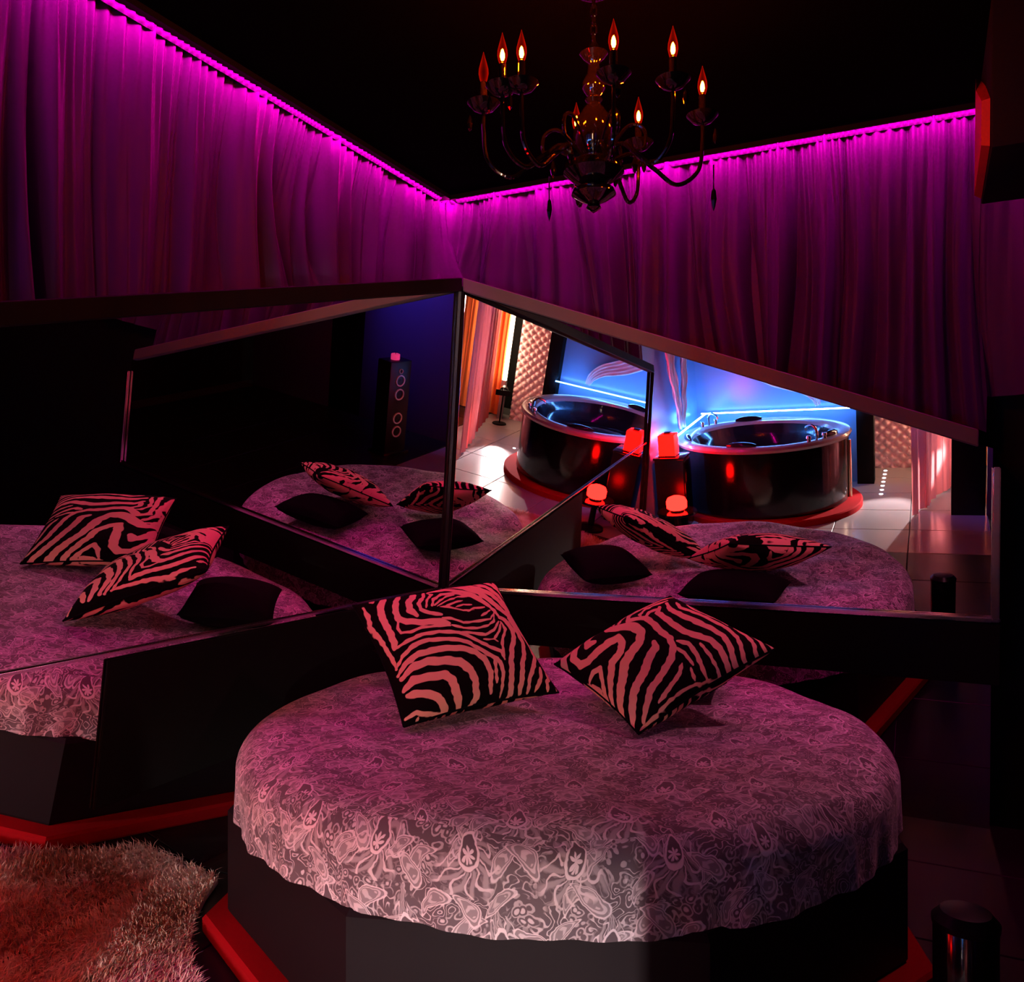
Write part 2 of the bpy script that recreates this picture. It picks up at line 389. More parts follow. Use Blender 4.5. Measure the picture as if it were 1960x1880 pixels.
# ================================================================ CURTAINS
def fold_field(L, seed, n):
    r = np.random.default_rng(seed); s = np.linspace(0, L, n)
    ph = np.cumsum(np.interp(s, np.linspace(0, L, 26), r.uniform(.55, 1.5, 26))); ph = ph/ph[-1]
    return s, ph, r
def curtain(name, org, along, out, L, zb, seed, label, top=CEIL-.004, nf=8, matn='curtain', depth=.055, n=1300, m=46, lean=True, group=None, cat='curtain', back=1.0):
    """cloth gathered at the top; along/out are unit vectors; zb(s) the height where it ends"""
    o = empty(name, org); tag(o, label, cat, group)
    s, ph, r = fold_field(L, seed, n)
    k_big = nf*L; fine = 3.1*k_big
    a1 = np.interp(s, np.linspace(0,L,30), r.uniform(.35,1.25,30)); a2 = np.interp(s, np.linspace(0,L,40), r.uniform(.2,1,40))
    sway = np.interp(s, np.linspace(0,L,18), r.normal(0,1,18)); sway2 = np.interp(s, np.linspace(0,L,12), r.normal(0,1,12))
    len_ = np.interp(s, np.linspace(0,L,60), r.uniform(.0,1,60))
    z0 = np.array([zb(q) for q in s]); V = np.zeros((m+1, n, 3)); al = np.array(along); ou = np.array(out)
    for i in range(m+1):
        t = (i/m)**1.15
        z = top + (z0-top)*t
        w_big = np.clip(.35+1.1*t, 0, 1); w_fine = np.exp(-t*4)
        ss = s + sway*.045*t + .02*sway2*np.sin(t*4+sway)*t
        p1 = 2*np.pi*k_big*.5*ph + sway2*1.4*t
        f1 = 2*np.abs(np.sin(p1*.5))**.75-1.1
        f2 = np.sin(2*np.pi*k_big*1.27*ph + 1.3 + sway*1.8*t)
        f3 = np.sin(2*np.pi*fine*ph + 2*sway2)
        d = depth*(w_big*(.8*a1*f1 + .5*a2*f2*(.5+.5*w_big)) + .20*w_fine*f3)
        big = np.sin(2*np.pi*1.9*L*ph + 2.2*sway2 + .8*sway*t); big2 = np.sin(2*np.pi*3.7*L*ph + 1.7*sway)
        d = d + depth*(.2+.4*t)*(.5*big + .4*big2)*(a2*.6+.5)
        # the cloth falls back behind its heading, each fold by its own amount
        d = d - back*(.02+.085*len_)*np.sin(np.clip(t*1.3,0,1)*np.pi/2)*(1-np.exp(-(s/.35)**2))
        # and billows on the ledge in the corner
        d = d + back*.10*np.exp(-(s/.55)**2)*np.clip((t-.45)/.55,0,1)**1.5*(.45+.55*np.sin(p1*.5+1))
        d = np.clip(d, -.12, .2)
        zz = z + (t>.999)*0
        V[i] = ss[:,None]*al + (d+.02)[:,None]*ou; V[i,:,2] += zz - org[2]
    idx = np.arange((m+1)*n).reshape(m+1, n)
    F = np.stack([idx[:-1,:-1], idx[:-1,1:], idx[1:,1:], idx[1:,:-1]], -1).reshape(-1,4)
    pymesh('cloth', V.reshape(-1,3), F.tolist(), M[matn], o, True, 180)
    # stitched heading: a narrow gathered band with small tucks
    Vh = []; nh = n
    f3 = np.sin(2*np.pi*fine*1.5*ph)
    for zz, dd in ((top+.002,.0), (top-.006,1), (top-.016,.6), (top-.022,0)):
        q = s[:,None]*al + (.038+.012*dd+.006*f3*dd)[:,None]*ou; q[:,2] += zz-org[2]; Vh.append(q)
    Vh = np.array(Vh); idx = np.arange(4*nh).reshape(4, nh)
    F = np.stack([idx[:-1,:-1], idx[:-1,1:], idx[1:,1:], idx[1:,:-1]], -1).reshape(-1,4)
    pymesh('heading', Vh.reshape(-1,3), F.tolist(), M[matn], o, True, 180)
    return o
def zbR(x):
    t = (x-mx(ZTOP))/(XR_END-.05-mx(ZTOP)); return (ZTOP + (ZR_END+.012-ZTOP)*max(t,0))+.065 if x < XR_END-.03 else 1.75
def zbL(s):
    t = (s+my(ZTOP))/(-YL_END+my(ZTOP)); return ZTOP + (ZL_END-ZTOP)*max(t,0)+.065
curtain('wall_curtain', (-.08, 0, 0), (1,0,0), (0,-1,0), 3.38, lambda q: zbR(q-.08), 3, 'long gathered satin curtain over the mirror with the chrome upright')
curtain('wall_curtain', (0, .08, 0), (0,-1,0), (1,0,0), 3.76, lambda q: zbL(q-.08), 11, 'long gathered satin curtain over the mirror that shows the cushions large')
# LED strips at the ceiling in front of the curtains
def strip(name, p0, p1, w, h, mt, label, cat='light strip', down=False):
    lo = [min(a,b) for a,b in zip(p0,p1)]; hi = [max(a,b) for a,b in zip(p0,p1)]
    o = empty(name, lo); tag(o, label, cat)
    lo2 = Vector(lo)-Vector((w/2,w/2,0))-o.location; hi2 = Vector(hi)+Vector((w/2,w/2,h))-o.location
    if down:      # tape in a slanted black carrier under the ceiling, its glowing face turned towards the cloth (down = unit vector to the cloth)
        along = Vector((1,0,0)) if abs(down[1]) > .5 else Vector((0,1,0)); Ls = max(hi2.x-lo2.x, hi2.y-lo2.y); c0 = (lo2+hi2)/2; c0.z = lo2.z
        q = Vector(down); tl = math.tan(R(52))
        def prism(nm, pts, mt_):
            bm = bmesh.new(); A_ = [bm.verts.new(c0 - along*Ls/2 + p) for p in pts]; B_ = [bm.verts.new(c0 + along*Ls/2 + p) for p in pts]; k = len(pts)
            bm.faces.new(A_); bm.faces.new(B_[::-1])
            for i in range(k): bm.faces.new((A_[i], A_[(i+1) % k], B_[(i+1) % k], B_[i]))
            link(nm, bm, mt_, o, False)
        hw = .006; up = Vector((0,0,1)); i0 = q*hw + up*(2*hw*tl); o0 = -q*hw
        prism('carrier', [o0+up*.001, i0+up*.001, -q*hw+up*(2*hw*tl+.001)], M['black_paint'])
        prism('lip', [-q*(hw+.0045)-up*.004, -q*(hw+.001)-up*.004, -q*(hw+.001)+up*.016, -q*(hw+.0045)+up*.016], M['black_paint'])
        prism('tape', [o0+up*.0002, i0+up*.0002, i0+up*.0008, o0+up*.0008], M[mt])
    else: box('tape', lo2, hi2, M[mt], o, bev=0)
    return o
strip('light_strip', (.0, -.094, CEIL-.02), (3.3, -.094, CEIL-.02), .006, .008, 'led_magenta', 'magenta light strip along the top of the level curtain', down=(0,1,0))
strip('light_strip', (.094, -.0, CEIL-.02), (.094, -3.68, CEIL-.02), .006, .008, 'led_magenta', 'magenta light strip along the top of the steep curtain', down=(-1,0,0))

# ================================================================ ROUND BED
BC = Vector((1.145, -1.145, 0)); RB = 1.06
bed = empty('round_bed', BC); tag(bed, 'round bed with a pale paisley lace cover on a dark drum base', 'bed')
def octa(name, prof, mt):
    bm = bmesh.new(); lathe(bm, prof, 8); bmesh.ops.rotate(bm, verts=bm.verts, matrix=Matrix.Rotation(R(220.4), 3, 'Z'))
    return link(name, bm, mt, bed, True, 20)
octa('plinth', [(0,0), (1.155,0), (1.16,.01), (1.16,.05), (1.15,.06), (0,.06)], M['plinth'])
octa('base', [(0,.06), (1.08,.06), (1.085,.07), (1.085,.375), (1.07,.39), (0,.39)], M['vinyl'])
lat('mattress', [(0,.39), (1.0,.39), (1.03,.43), (1.03,.53), (.96,.575), (0,.58)], M['black_velvet'], bed, 96)
def cover():
    n = 360; prof = []
    for r in np.linspace(.0, .945, 24): prof.append((r, .605 + .004*math.sin(r*9)))
    for a in np.linspace(0, 90, 12)[1:]: prof.append((.95+.11*math.sin(R(a)), .605-.085*(1-math.cos(R(a)))))
    for z in np.linspace(.505,.385,9): prof.append((RB, z))
    verts = []; uvs = []; m = len(prof); arc = 0; arcs = [0]
    for a, b in zip(prof, prof[1:]): arcs.append(arcs[-1]+math.hypot(b[0]-a[0], b[1]-a[1]))
    th = np.arange(n+1)/n*2*np.pi
    rr = np.random.default_rng(5); lowz = np.interp(th, np.linspace(0,2*np.pi,40), np.append(rr.uniform(-.005,.005,39), 0)); lowz[-1] = lowz[0]
    for k, (r, z) in enumerate(prof):
        side = max(0, (.54-z)/.155) if z < .54 else 0
        ripple = side*(.006*np.sin(th*23+2*np.sin(th*3)) + .004*np.sin(th*57+1))
        topr = (.006*np.sin(th*7+r*6) + .004*np.sin(th*13-r*11))*min(1, r*1.4) if z > .58 else 0
        rad = r + ripple; zz = z + topr + lowz*side
        verts.append(np.stack([rad*np.cos(th), rad*np.sin(th), np.broadcast_to(zz, th.shape)], -1))
    V = np.array(verts)
    me = bpy.data.meshes.new('cover')
    idx = np.arange(m*n).reshape(m, n); Vv = V[:, :n].reshape(-1, 3)
    F = []; UV = []
    for k in range(m-1):
        for i in range(n):
            j = (i+1) % n; F.append((idx[k,i], idx[k+1,i], idx[k+1,j], idx[k,j]))
            side = prof[k+1][1] < .585
            for kk, ii in ((k,i), (k+1,i), (k+1,i+1), (k,i+1)):
                if side: UV.append((th[ii]*RB, -arcs[kk]+3))
                else: UV.append((V[kk,ii,0]*.9+V[kk,ii,1]*.44, -V[kk,ii,0]*.44+V[kk,ii,1]*.9))
    me.from_pydata(Vv.tolist(), [], [tuple(int(q) for q in f) for f in F]); me.update()
    ul = me.uv_layers.new(name='UVMap'); ul.data.foreach_set('uv', np.array(UV, dtype=np.float32).ravel())
    o = linkme('cover', me, M['paisley'], bed, True, 180); o['label'] = 'pale paisley lace cover with a hanging skirt'
    return o
cover()

# ================================================================ ZEBRA CUSHIONS
Z1 = [((65,300),(1270,25),(1880,970),(510,1220)), [
 ([(120,330),(150,400),(165,480),(230,580),(300,690),(340,750),(380,830)],15), ([(175,270),(182,285)],20),
 ([(270,240),(240,310),(240,390),(280,480),(320,570),(350,640),(350,680)],26),
 ([(380,215),(350,300),(350,380),(375,440),(440,465),(560,465),(700,455),(780,480)],24),
 ([(375,440),(370,520),(400,560),(470,555),(560,510),(680,490),(790,495)],11),
 ([(495,180),(480,250),(450,310),(460,370),(520,410)],26), ([(575,170),(570,240),(530,310),(550,360),(620,390),(720,410)],15),
 ([(600,190),(640,210),(600,270),(590,350)],10), ([(640,330),(650,270),(720,215),(850,195),(980,210),(1090,260),(1170,320)],14),
 ([(610,180),(750,160),(900,175),(1020,200),(1110,260),(1200,340),(1240,400)],16),
 ([(620,160),(780,115),(920,120),(1060,170),(1150,230),(1250,300),(1350,350),(1440,430),(1520,510),(1600,590),(1645,690),(1600,800),(1570,880),(1590,1000)],25),
 ([(820,95),(980,95),(1100,140),(1210,190),(1290,250),(1380,320),(1460,410),(1510,460)],22),
 ([(1040,70),(1150,100),(1270,170),(1350,250),(1400,300)],20), ([(1150,50),(1230,75),(1310,130),(1360,185)],15), ([(1235,45),(1300,90)],9),
 ([(1240,400),(1310,420),(1380,500),(1390,560),(1360,650),(1355,760),(1380,870),(1400,960),(1430,1020),(1410,1055)],26),
 ([(1350,390),(1430,480),(1500,590),(1500,680),(1475,780),(1490,880),(1500,960),(1520,1015)],25),
 ([(1250,440),(1300,500),(1270,560),(1260,610),(1270,670),(1285,740)],14),
 ([(720,430),(800,440),(900,470),(1000,450),(1150,420),(1190,360)],9), ([(800,490),(900,510),(1020,500),(1130,470),(1180,440),(1190,350)],9),
 ([(890,545),(1000,540),(1100,545),(1180,510),(1230,440)],12), ([(1080,585),(1180,580),(1220,600)],8), ([(1180,580),(1230,520),(1250,450)],10),
 ([(370,670),(430,640),(560,570),(700,540),(860,550),(1000,590),(1120,640),(1250,680),(1290,750)],15),
 ([(380,820),(420,740),(500,660),(620,610),(780,605),(930,625),(1060,680),(1180,730),(1250,770),(1290,850),(1310,950),(1330,1050)],17),
 ([(400,880),(450,790),(540,720),(700,680),(870,680),(1010,700),(1110,760),(1170,850),(1190,940),(1220,1020)],23),
 ([(430,910),(500,820),(620,770),(760,765),(880,780),(980,840),(1040,920),(1060,1000),(1095,1060),(1050,1120)],30),
 ([(460,990),(520,920),(640,890),(760,870),(830,910),(870,990),(920,1080),(950,1140)],34),
 ([(490,1030),(560,1015),(660,1020),(740,1050),(800,1120),(840,1160)],30), ([(510,1175),(580,1145),(680,1160),(760,1165),(840,1165)],16), ([(600,1180),(600,1230)],12),
 ([(1190,750),(1220,840),(1250,930)],14), ([(1690,790),(1690,870),(1660,980)],20), ([(1710,690),(1760,800),(1780,880),(1755,900),(1780,970)],17), ([(1800,790),(1840,870),(1865,960)],11),
 ([(660,330),(700,290),(760,240),(830,220)],8), ([(680,340),(760,290),(860,235),(950,220)],8), ([(740,350),(830,300),(900,270)],8), ([(830,350),(900,310),(980,300)],8),
 ([(940,370),(1000,330),(1100,310)],9), ([(1060,400),(1150,340)],10), ([(700,345),(780,350),(900,370),(1000,350)],8)]]
Z2 = [((45,646),(950,75),(1857,545),(717,1215)), [
 ([(430,325),(330,420),(220,500),(120,620),(110,720),(160,800),(240,850),(320,880),(400,960)],25),
 ([(440,370),(370,410),(290,460),(220,540),(195,650),(250,710),(330,700),(420,640),(520,570),(590,540),(620,590),(600,680),(540,750),(510,860),(490,960),(490,1050)],29),
 ([(400,400),(340,470),(310,540),(320,580),(390,560)],27),
 ([(470,330),(460,400),(480,450),(600,450),(700,460),(770,510),(760,590),(690,680),(640,760),(620,850),(590,950),(570,1050),(580,1110)],36),
 ([(300,830),(360,790),(430,770),(430,860),(430,960),(445,1010)],19), ([(170,875),(250,890),(340,880),(400,920)],14),
 ([(880,600),(890,650),(840,720),(800,800),(740,900),(700,980),(680,1080),(670,1180)],32), ([(500,370),(520,420)],12), ([(570,350),(570,410)],12),
 ([(640,330),(650,400),(720,390),(800,390),(860,440),(930,510),(1000,560),(1030,640),(1020,720),(960,800),(900,880),(840,950),(800,1050),(760,1150)],27),
 ([(900,260),(890,320),(950,380),(1040,450),(1130,500),(1250,540),(1340,570),(1420,630),(1480,720),(1500,820)],27),
 ([(960,220),(1000,290),(1100,360),(1220,410),(1350,460),(1450,520),(1510,610),(1550,720),(1570,780)],25),
 ([(1040,200),(1080,260),(1200,310),(1350,370),(1480,420),(1560,500),(1600,590),(1620,660),(1650,740)],19),
 ([(1130,200),(1200,260),(1330,310),(1440,340),(1490,380)],13), ([(1180,200),(1300,260),(1420,310),(1490,330)],11),
 ([(1550,350),(1560,400),(1640,460),(1700,540),(1720,620),(1720,690)],17), ([(1560,360),(1650,420),(1740,490),(1780,560),(1810,620)],13), ([(1640,380),(1730,430),(1790,490),(1850,560)],13),
 ([(680,180),(600,240),(500,300),(470,340)],17), ([(810,105),(720,180),(640,250),(520,330),(490,390)],15), ([(920,85),(800,170),(700,250),(600,310),(560,400)],15),
 ([(990,110),(880,180),(760,250),(660,320),(640,390)],12), ([(960,180),(850,230),(780,270),(740,340),(760,370)],12), ([(900,270),(820,310),(800,380)],14),
 ([(1060,590),(1150,600),(1210,670),(1260,760),(1300,840)],19), ([(1060,650),(1120,680),(1190,760)],14), ([(1250,600),(1330,680),(1400,770),(1410,810)],14),
 ([(1100,760),(1070,850),(990,940),(890,1040)],16), ([(1170,790),(1200,870)],14),
 ([(730,1200),(850,1120),(980,1020),(1100,950),(1200,900),(1300,860),(1400,810)],8), ([(820,1170),(950,1090),(1080,1030),(1180,950)],8)]]
def homog(src, dst):
    A = []
    for (x,y),(u,v) in zip(src, dst): A += [[x,y,1,0,0,0,-u*x,-u*y,-u], [0,0,0,x,y,1,-v*x,-v*y,-v]]
    return np.linalg.svd(np.array(A, float))[2][-1].reshape(3,3)
def stripe_mask(Z, U, V):
    """print of the cushion: painted stripes as distances to drawn strokes; U,V in 0..1 (V up)"""
    src, strokes = Z; Hm = homog([(0,1),(1,1),(1,0),(0,0)], src)
    q = np.stack([U, V, np.ones_like(U)], -1) @ Hm.T; P = q[..., :2]/q[..., 2:]
    best = np.full(U.shape, 99.0)
    jit = 2.5*np.sin(P[...,0]*.045+np.sin(P[...,1]*.06)*2)+1.5*np.sin(P[...,1]*.11)
    for pts, w in strokes:
        k = len(pts)
        for i in range(k-1):
            a = np.array(pts[i], float); b = np.array(pts[i+1], float); d = b-a
            t = np.clip(((P-a)@d)/(d@d), 0, 1); dist = np.linalg.norm(P-a-t[..., None]*d, axis=-1)
            s = (i+t)/(k-1); taper = .55+.45*np.clip(np.minimum(s, 1-s)*7, 0, 1)
            best = np.minimum(best, dist-w*taper)
    return np.clip(.5-(best+jit)/14, 0, 1)
def cushion(name, corners, Z, T, label, sh, n=220):
    TLc, TRc, BRc, BLc = [Vector(c) for c in corners]
    low = min((TLc, TRc, BRc, BLc), key=lambda c: c.z)
    o = empty(name, low); tag(o, label, 'cushion', 'zebra cushions on the round bed')
    g = np.linspace(0, 1, n+1); Ug, Vg = np.meshgrid(g, g)
    a, b, c, d = [np.array(q-low) for q in (TLc, TRc, BRc, BLc)]
    nrm = np.cross(b-a, d-a); nrm /= np.linalg.norm(nrm); nrm = -nrm
    if nrm @ np.array(Vector((2.28,-3.84,1.4))-low) < 0: nrm = -nrm
    x = 2*Ug-1; y = 2*Vg-1
    base = (1-Ug)[...,None]*(Vg[...,None]*a+(1-Vg)[...,None]*d) + Ug[...,None]*(Vg[...,None]*b+(1-Vg)[...,None]*c)
    ctr = (a+b+c+d)/4
    pin = 1 - .075*(1-x**2)*np.abs(y)**3 - .075*(1-y**2)*np.abs(x)**3     # edges drawn in between the corners
    base = ctr + (base-ctr)*pin[...,None]
    puff = ((1-x**2)*(1-y**2)); puff = np.clip(puff,0,1)**.42
    wr = .006*np.sin(7*x+3*y)*np.sin(5*y-2*x)*puff
    for side, nm in ((1,'front_panel'), (-1,'back_panel')):
        V = base + (puff*T/2*side + wr)[...,None]*nrm
        idx = np.arange((n+1)**2).reshape(n+1,n+1)
        F = np.stack([idx[:-1,:-1], idx[:-1,1:], idx[1:,1:], idx[1:,:-1]], -1).reshape(-1,4)
        if side < 0: F = F[:, ::-1]
        me = bpy.data.meshes.new(nm); me.from_pydata(V.reshape(-1,3).tolist(), [], F.tolist()); me.update()
        att = me.attributes.new('stripe', 'FLOAT', 'POINT')
        us_ = Ug if side > 0 else 1-Ug; mask = stripe_mask(Z, us_+sh[0]*puff*(side > 0), Vg+sh[1]*puff)
        att.data.foreach_set('value', mask.ravel().astype(np.float32))
        linkme(nm, me, M['zebra'], o, True, 180)
    # piping cord round the seam
    ring = np.concatenate([base[0,:-1:4], base[:-1:4,-1], base[-1,::-4][:-1], base[::-4,0][:-1]])
    bm = bmesh.new(); tube(bm, [Vector(p) for p in ring]+[Vector(ring[0])], .004, 6, False)
    link('seam', bm, M['black_velvet'], o)
    return o
cushion('zebra_cushion', ((.38,-1.29,.95),(.735,-.84,1.01),(1.13,-1.13,.675),(.79,-1.575,.625)), Z1, .19, 'zebra print cushion with a swirling eye, leaning towards the corner of the mirrors', (.0,.11))
cushion('zebra_cushion', ((1.045,-.965,.735),(1.37,-.58,.96),(1.82,-.91,.845),(1.475,-1.31,.62)), Z2, .19, 'zebra print cushion with a hooked S stripe, beside the swirling eye one', (.06,.06))
# plain black cushions that prop them up
def plain_cushion(c, sx, sy, T, rz, tilt, label):
    o = empty('black_cushion', c, rz); tag(o, label, 'cushion', 'black cushions behind the zebra ones')
    n = 26; g = np.linspace(-1,1,n+1); x, y = np.meshgrid(g, g)
    pin = 1 - .06*(1-x**2)*np.abs(y)**3 - .06*(1-y**2)*np.abs(x)**3
    puff = np.clip((1-x**2)*(1-y**2),0,1)**.42*T/2
    Vs = []; Fs = []
    for s in (1,-1):
        P = np.stack([x*pin*sx/2, y*pin*sy/2, s*puff], -1).reshape(-1,3)
        Rm = np.array(Matrix.Rotation(tilt, 3, 'X')); P = P@Rm.T
        b = len(Vs)*(n+1)**2; idx = np.arange((n+1)**2).reshape(n+1,n+1)+b
        F = np.stack([idx[:-1,:-1], idx[:-1,1:], idx[1:,1:], idx[1:,:-1]], -1).reshape(-1,4)
        Vs.append(P); Fs += (F if s > 0 else F[:, ::-1]).tolist()
    pymesh('case', np.concatenate(Vs), Fs, M['black_velvet'], o, True, 180)
    return o
plain_cushion((.56,-.90,.705), .52, .40, .18, R(52), R(6), 'plain black cushion under the zebra one with the eye')
plain_cushion((1.37,-.63,.70), .50, .36, .17, R(5), R(4), 'plain black cushion under the zebra one with the S stripe')

# ================================================================ CHANDELIER
CHC = Vector((1.39, -1.475, 0)); cw = math.atan2(.44,.898)
ch = empty('chandelier', (CHC.x, CHC.y, CEIL)); tag(ch, 'black glass chandelier with red flame bulbs', 'chandelier')
def cz(z): return z-CEIL
lat('canopy', [(0,cz(2.872)), (.07,cz(2.872)), (.068,cz(2.85)), (.03,cz(2.83)), (0,cz(2.83))], M['glass_black'], ch, 32)
bm = bmesh.new()
for k in range(5):
    zc = 2.815-k*.027; ring = []
    for i in range(13):
        a = 2*math.pi*i/12; p = (.009*math.cos(a), 0, .018*math.sin(a)) if k % 2 else (0, .009*math.cos(a), .018*math.sin(a)); ring.append((p[0], p[1], cz(zc)+p[2]))
    tube(bm, ring, .003, 6, False)
link('chain', bm, M['glass_black'], ch)
lat('column', [(0,cz(2.69)), (.012,cz(2.69)), (.02,cz(2.675)), (.042,cz(2.66)), (.03,cz(2.645)), (.016,cz(2.63)), (.02,cz(2.60)), (.034,cz(2.575)), (.034,cz(2.555)), (.018,cz(2.535)),
     (.026,cz(2.525)), (.018,cz(2.515)), (.03,cz(2.50)), (.05,cz(2.47)), (.058,cz(2.43)), (.05,cz(2.385)), (.03,cz(2.36)), (.06,cz(2.345)), (.085,cz(2.33)), (.09,cz(2.31)), (.06,cz(2.285)), (.035,cz(2.27)),
     (.06,cz(2.26)), (.066,cz(2.245)), (.04,cz(2.228)), (.018,cz(2.218)), (.022,cz(2.205)), (.0,cz(2.19))], M['glass_black'], ch, 32, sharp=60)
# arms: (offset to the right of the camera axis, offset in depth)
armspec = [(.033,-.215), (.20,-.18), (.33,.04), (.168,.24), (-.03,.28), (-.215,-.16), (-.268,-.145), (-.324,-.04)]
crx, cry = Vector((.898,.44,0)), Vector((-.44,.898,0))
lit = [1,1,1,1,1,1,1,0]
flame = [(0,0), (.007,.0), (.0115,.012), (.0145,.027), (.0135,.042), (.0095,.058), (.0055,.072), (.0022,.084), (.0,.092)]
ZB = 2.555
for k, (dx, dy) in enumerate(armspec):
    e_ = crx*dx + cry*dy; r_ = e_.length; d_ = e_/r_
    def P(rr, z): return tuple(d_*rr + Vector((0,0,cz(z))))
    arm = bez([P(.03,2.335), P(r_*.35,2.37), P(r_*.55,2.33), P(r_*.76,2.285), P(r_*.96,2.33), P(r_,2.42), P(r_,2.475)], 8)
    bm = bmesh.new(); tube(bm, arm, [.0075-.002*i/len(arm) for i in range(len(arm))], 8)
    A = link('arm', bm, M['glass_black'], ch)
    c = d_*r_
    lat('drip_pan', [(0,cz(2.468)), (.012,cz(2.470)), (.03,cz(2.478)), (.046,cz(2.496)), (.048,cz(2.498)), (.03,cz(2.486)), (.014,cz(2.48)), (0,cz(2.48))], M['glass_black'], ch, 24, c)
    cs = lat('candle_sleeve', [(0,cz(2.48)), (.011,cz(2.48)), (.011,cz(ZB)), (.008,cz(ZB+.004)), (0,cz(ZB+.004))], M['glass_black'], ch, 16, c)
    bu = lat('bulb', [(r, cz(ZB)+z) for r, z in flame], M['bulb'], ch, 16, c); bu['label'] = 'clear red flame shaped bulb'
    if lit[k]:
        f_ = lat('filament', [(0,.012), (.004,.014), (.0065,.022), (.0060,.032), (.003,.042), (0,.046)], M['filament'], bu, 10, (c.x, c.y, cz(ZB)))
    # crystal drop under the pan
    lat('crystal_drop', [(0,cz(2.462)), (.004,cz(2.455)), (.009,cz(2.435)), (.006,cz(2.42)), (0,cz(2.412))], M['glass_black'], ch, 6, d_*(r_+.04), sharp=10)
for k in range(6):       # upper scrolls
    a = 2*math.pi*k/6+.3; d_ = Vector((math.cos(a), math.sin(a), 0))
    def P(rr, z): return tuple(d_*rr + Vector((0,0,cz(z))))
    bm = bmesh.new(); tube(bm, bez([P(.04,2.37), P(.10,2.44), P(.145,2.43), P(.15,2.38), P(.12,2.365)], 8), .0055, 7); link('scroll', bm, M['glass_black'], ch)
    lat('crystal_drop', [(0,cz(2.355)), (.004,cz(2.348)), (.010,cz(2.325)), (.006,cz(2.308)), (0,cz(2.30))], M['glass_black'], ch, 6, d_*.12, sharp=10)
# two long drops hanging below
for dx, dy in ((-.13, .03), (.34,-.06)):
    c = crx*dx+cry*dy
    bm = bmesh.new(); tube(bm, [tuple(c+Vector((0,0,cz(2.31)))), tuple(c+Vector((0,0,cz(2.24))))], .002, 5); link('drop_wire', bm, M['glass_black'], ch)
    lat('crystal_drop', [(0,cz(2.245)), (.006,cz(2.235)), (.009,cz(2.21)), (.005,cz(2.19)), (0,cz(2.175))], M['glass_black'], ch, 6, c, sharp=10)

# ================================================================ TUB CORNER
TC = Vector((.82, -4.74, 0)); RT = .80; HT = .72
tp = lat('tub_plinth', [(0,0), (.85,0), (.85,.05), (.84,.06), (0,.06)], M['plinth'], None, 96); tp.location = (.87, -4.72, 0)
tag(tp, 'low red carpeted step under the round tub', 'step')
tub = empty('round_tub', (TC.x, TC.y, .06)); tag(tub, 'round black hot tub with a pale shiny rim below blue light', 'hot tub')
h = HT-.06
lat('shell', [(0,0), (RT-.04,0), (RT-.02,.02), (RT-.015,h-.05), (RT-.03,h-.04)], M['black_gloss'], tub, 96)
lat('rim', [(RT-.03,h-.05), (RT+.005,h-.045), (RT+.015,h-.02), (RT,h), (RT-.03,h+.006), (RT-.10,h+.004), (RT-.14,h-.012), (RT-.15,h-.04)], M['tub_rim'], tub, 96)
lat('basin', [(RT-.145,h-.03), (RT-.17,h-.12), (RT-.20,h-.24), (RT-.24,h-.27), (RT-.38,h-.29), (RT-.42,h-.33), (RT-.46,h-.46), (RT-.52,h-.49), (0,h-.5)], M['acrylic'], tub, 96)
for a in (20, 95, 160, 250):       # headrests on the rim
    bm = bmesh.new(); pts = [((RT-.10)*math.cos(R(a+q)), (RT-.10)*math.sin(R(a+q)), h+.012) for q in (-11,-7,-3,0,3,7,11)]
    tube(bm, pts, [.012,.028,.034,.035,.034,.028,.012], 10); link('headrest', bm, M['acrylic'], tub)
for a in (215, 40):
    bm = bmesh.new(); x, y = (RT-.07)*math.cos(R(a)), (RT-.07)*math.sin(R(a)); ix, iy = -math.cos(R(a)), -math.sin(R(a))
    tube(bm, bez([(x,y,h), (x,y,h+.09), (x+ix*.05,y+iy*.05,h+.13), (x+ix*.12,y+iy*.12,h+.11), (x+ix*.13,y+iy*.13,h+.08)], 6), .012, 8); fa = link('faucet', bm, M['chrome'], tub)
    for s in (-1,1):
        bm = bmesh.new(); lathe(bm, [(0,0), (.02,0), (.018,.03), (.024,.035), (.02,.055), (0,.058)], 16, (x-s*iy*.09, y+s*ix*.09, h)); link('tap_knob', bm, M['chrome'], tub)
bm = bmesh.new(); lathe(bm, [(0,0),(.02,0),(.02,.55),(0,.55)], 16, (RT-.01, .02, .02)); link('side_trim', bm, M['gold'], tub)
strip('light_strip', (.08, -5.47, .79), (1.62, -5.47, .79), .012, .012, 'led_blue', 'blue light strip on the panel wall behind the tub')
strip('light_strip', (.12, -5.47, .79), (.12, -4.05, .79), .012, .012, 'led_blue', 'blue light strip on the panel wall beside the tub')
# white sheer swags hung on the alcove walls
def swag(name, pts, w, label, nrm):
    o = empty(name, pts[-1]); tag(o, label, 'drape')
    path = bez(pts, 12); n = Vector(nrm); V = []; F = []; k = 14
    for i, p in enumerate(path):
        t = (path[min(i+1,len(path)-1)]-path[max(i-1,0)]).normalized(); s = t.cross(n).normalized(); u_ = i/(len(path)-1)
        ww = w*(1-.75*u_)
        for q in range(k+1):
            a = q/k-.5; V.append(p + s*a*ww + n*(.05+.018*math.sin(q*1.9)+.006*math.sin(i*.7+q)) - o.location)
    for i in range(len(path)-1):
        for q in range(k): F.append((i*(k+1)+q, i*(k+1)+q+1, (i+1)*(k+1)+q+1, (i+1)*(k+1)+q))
    c = pymesh('cloth', V, F, M['sheer'], o, True, 180); md = c.modifiers.new('thick','SOLIDIFY'); md.thickness = .004
    return o
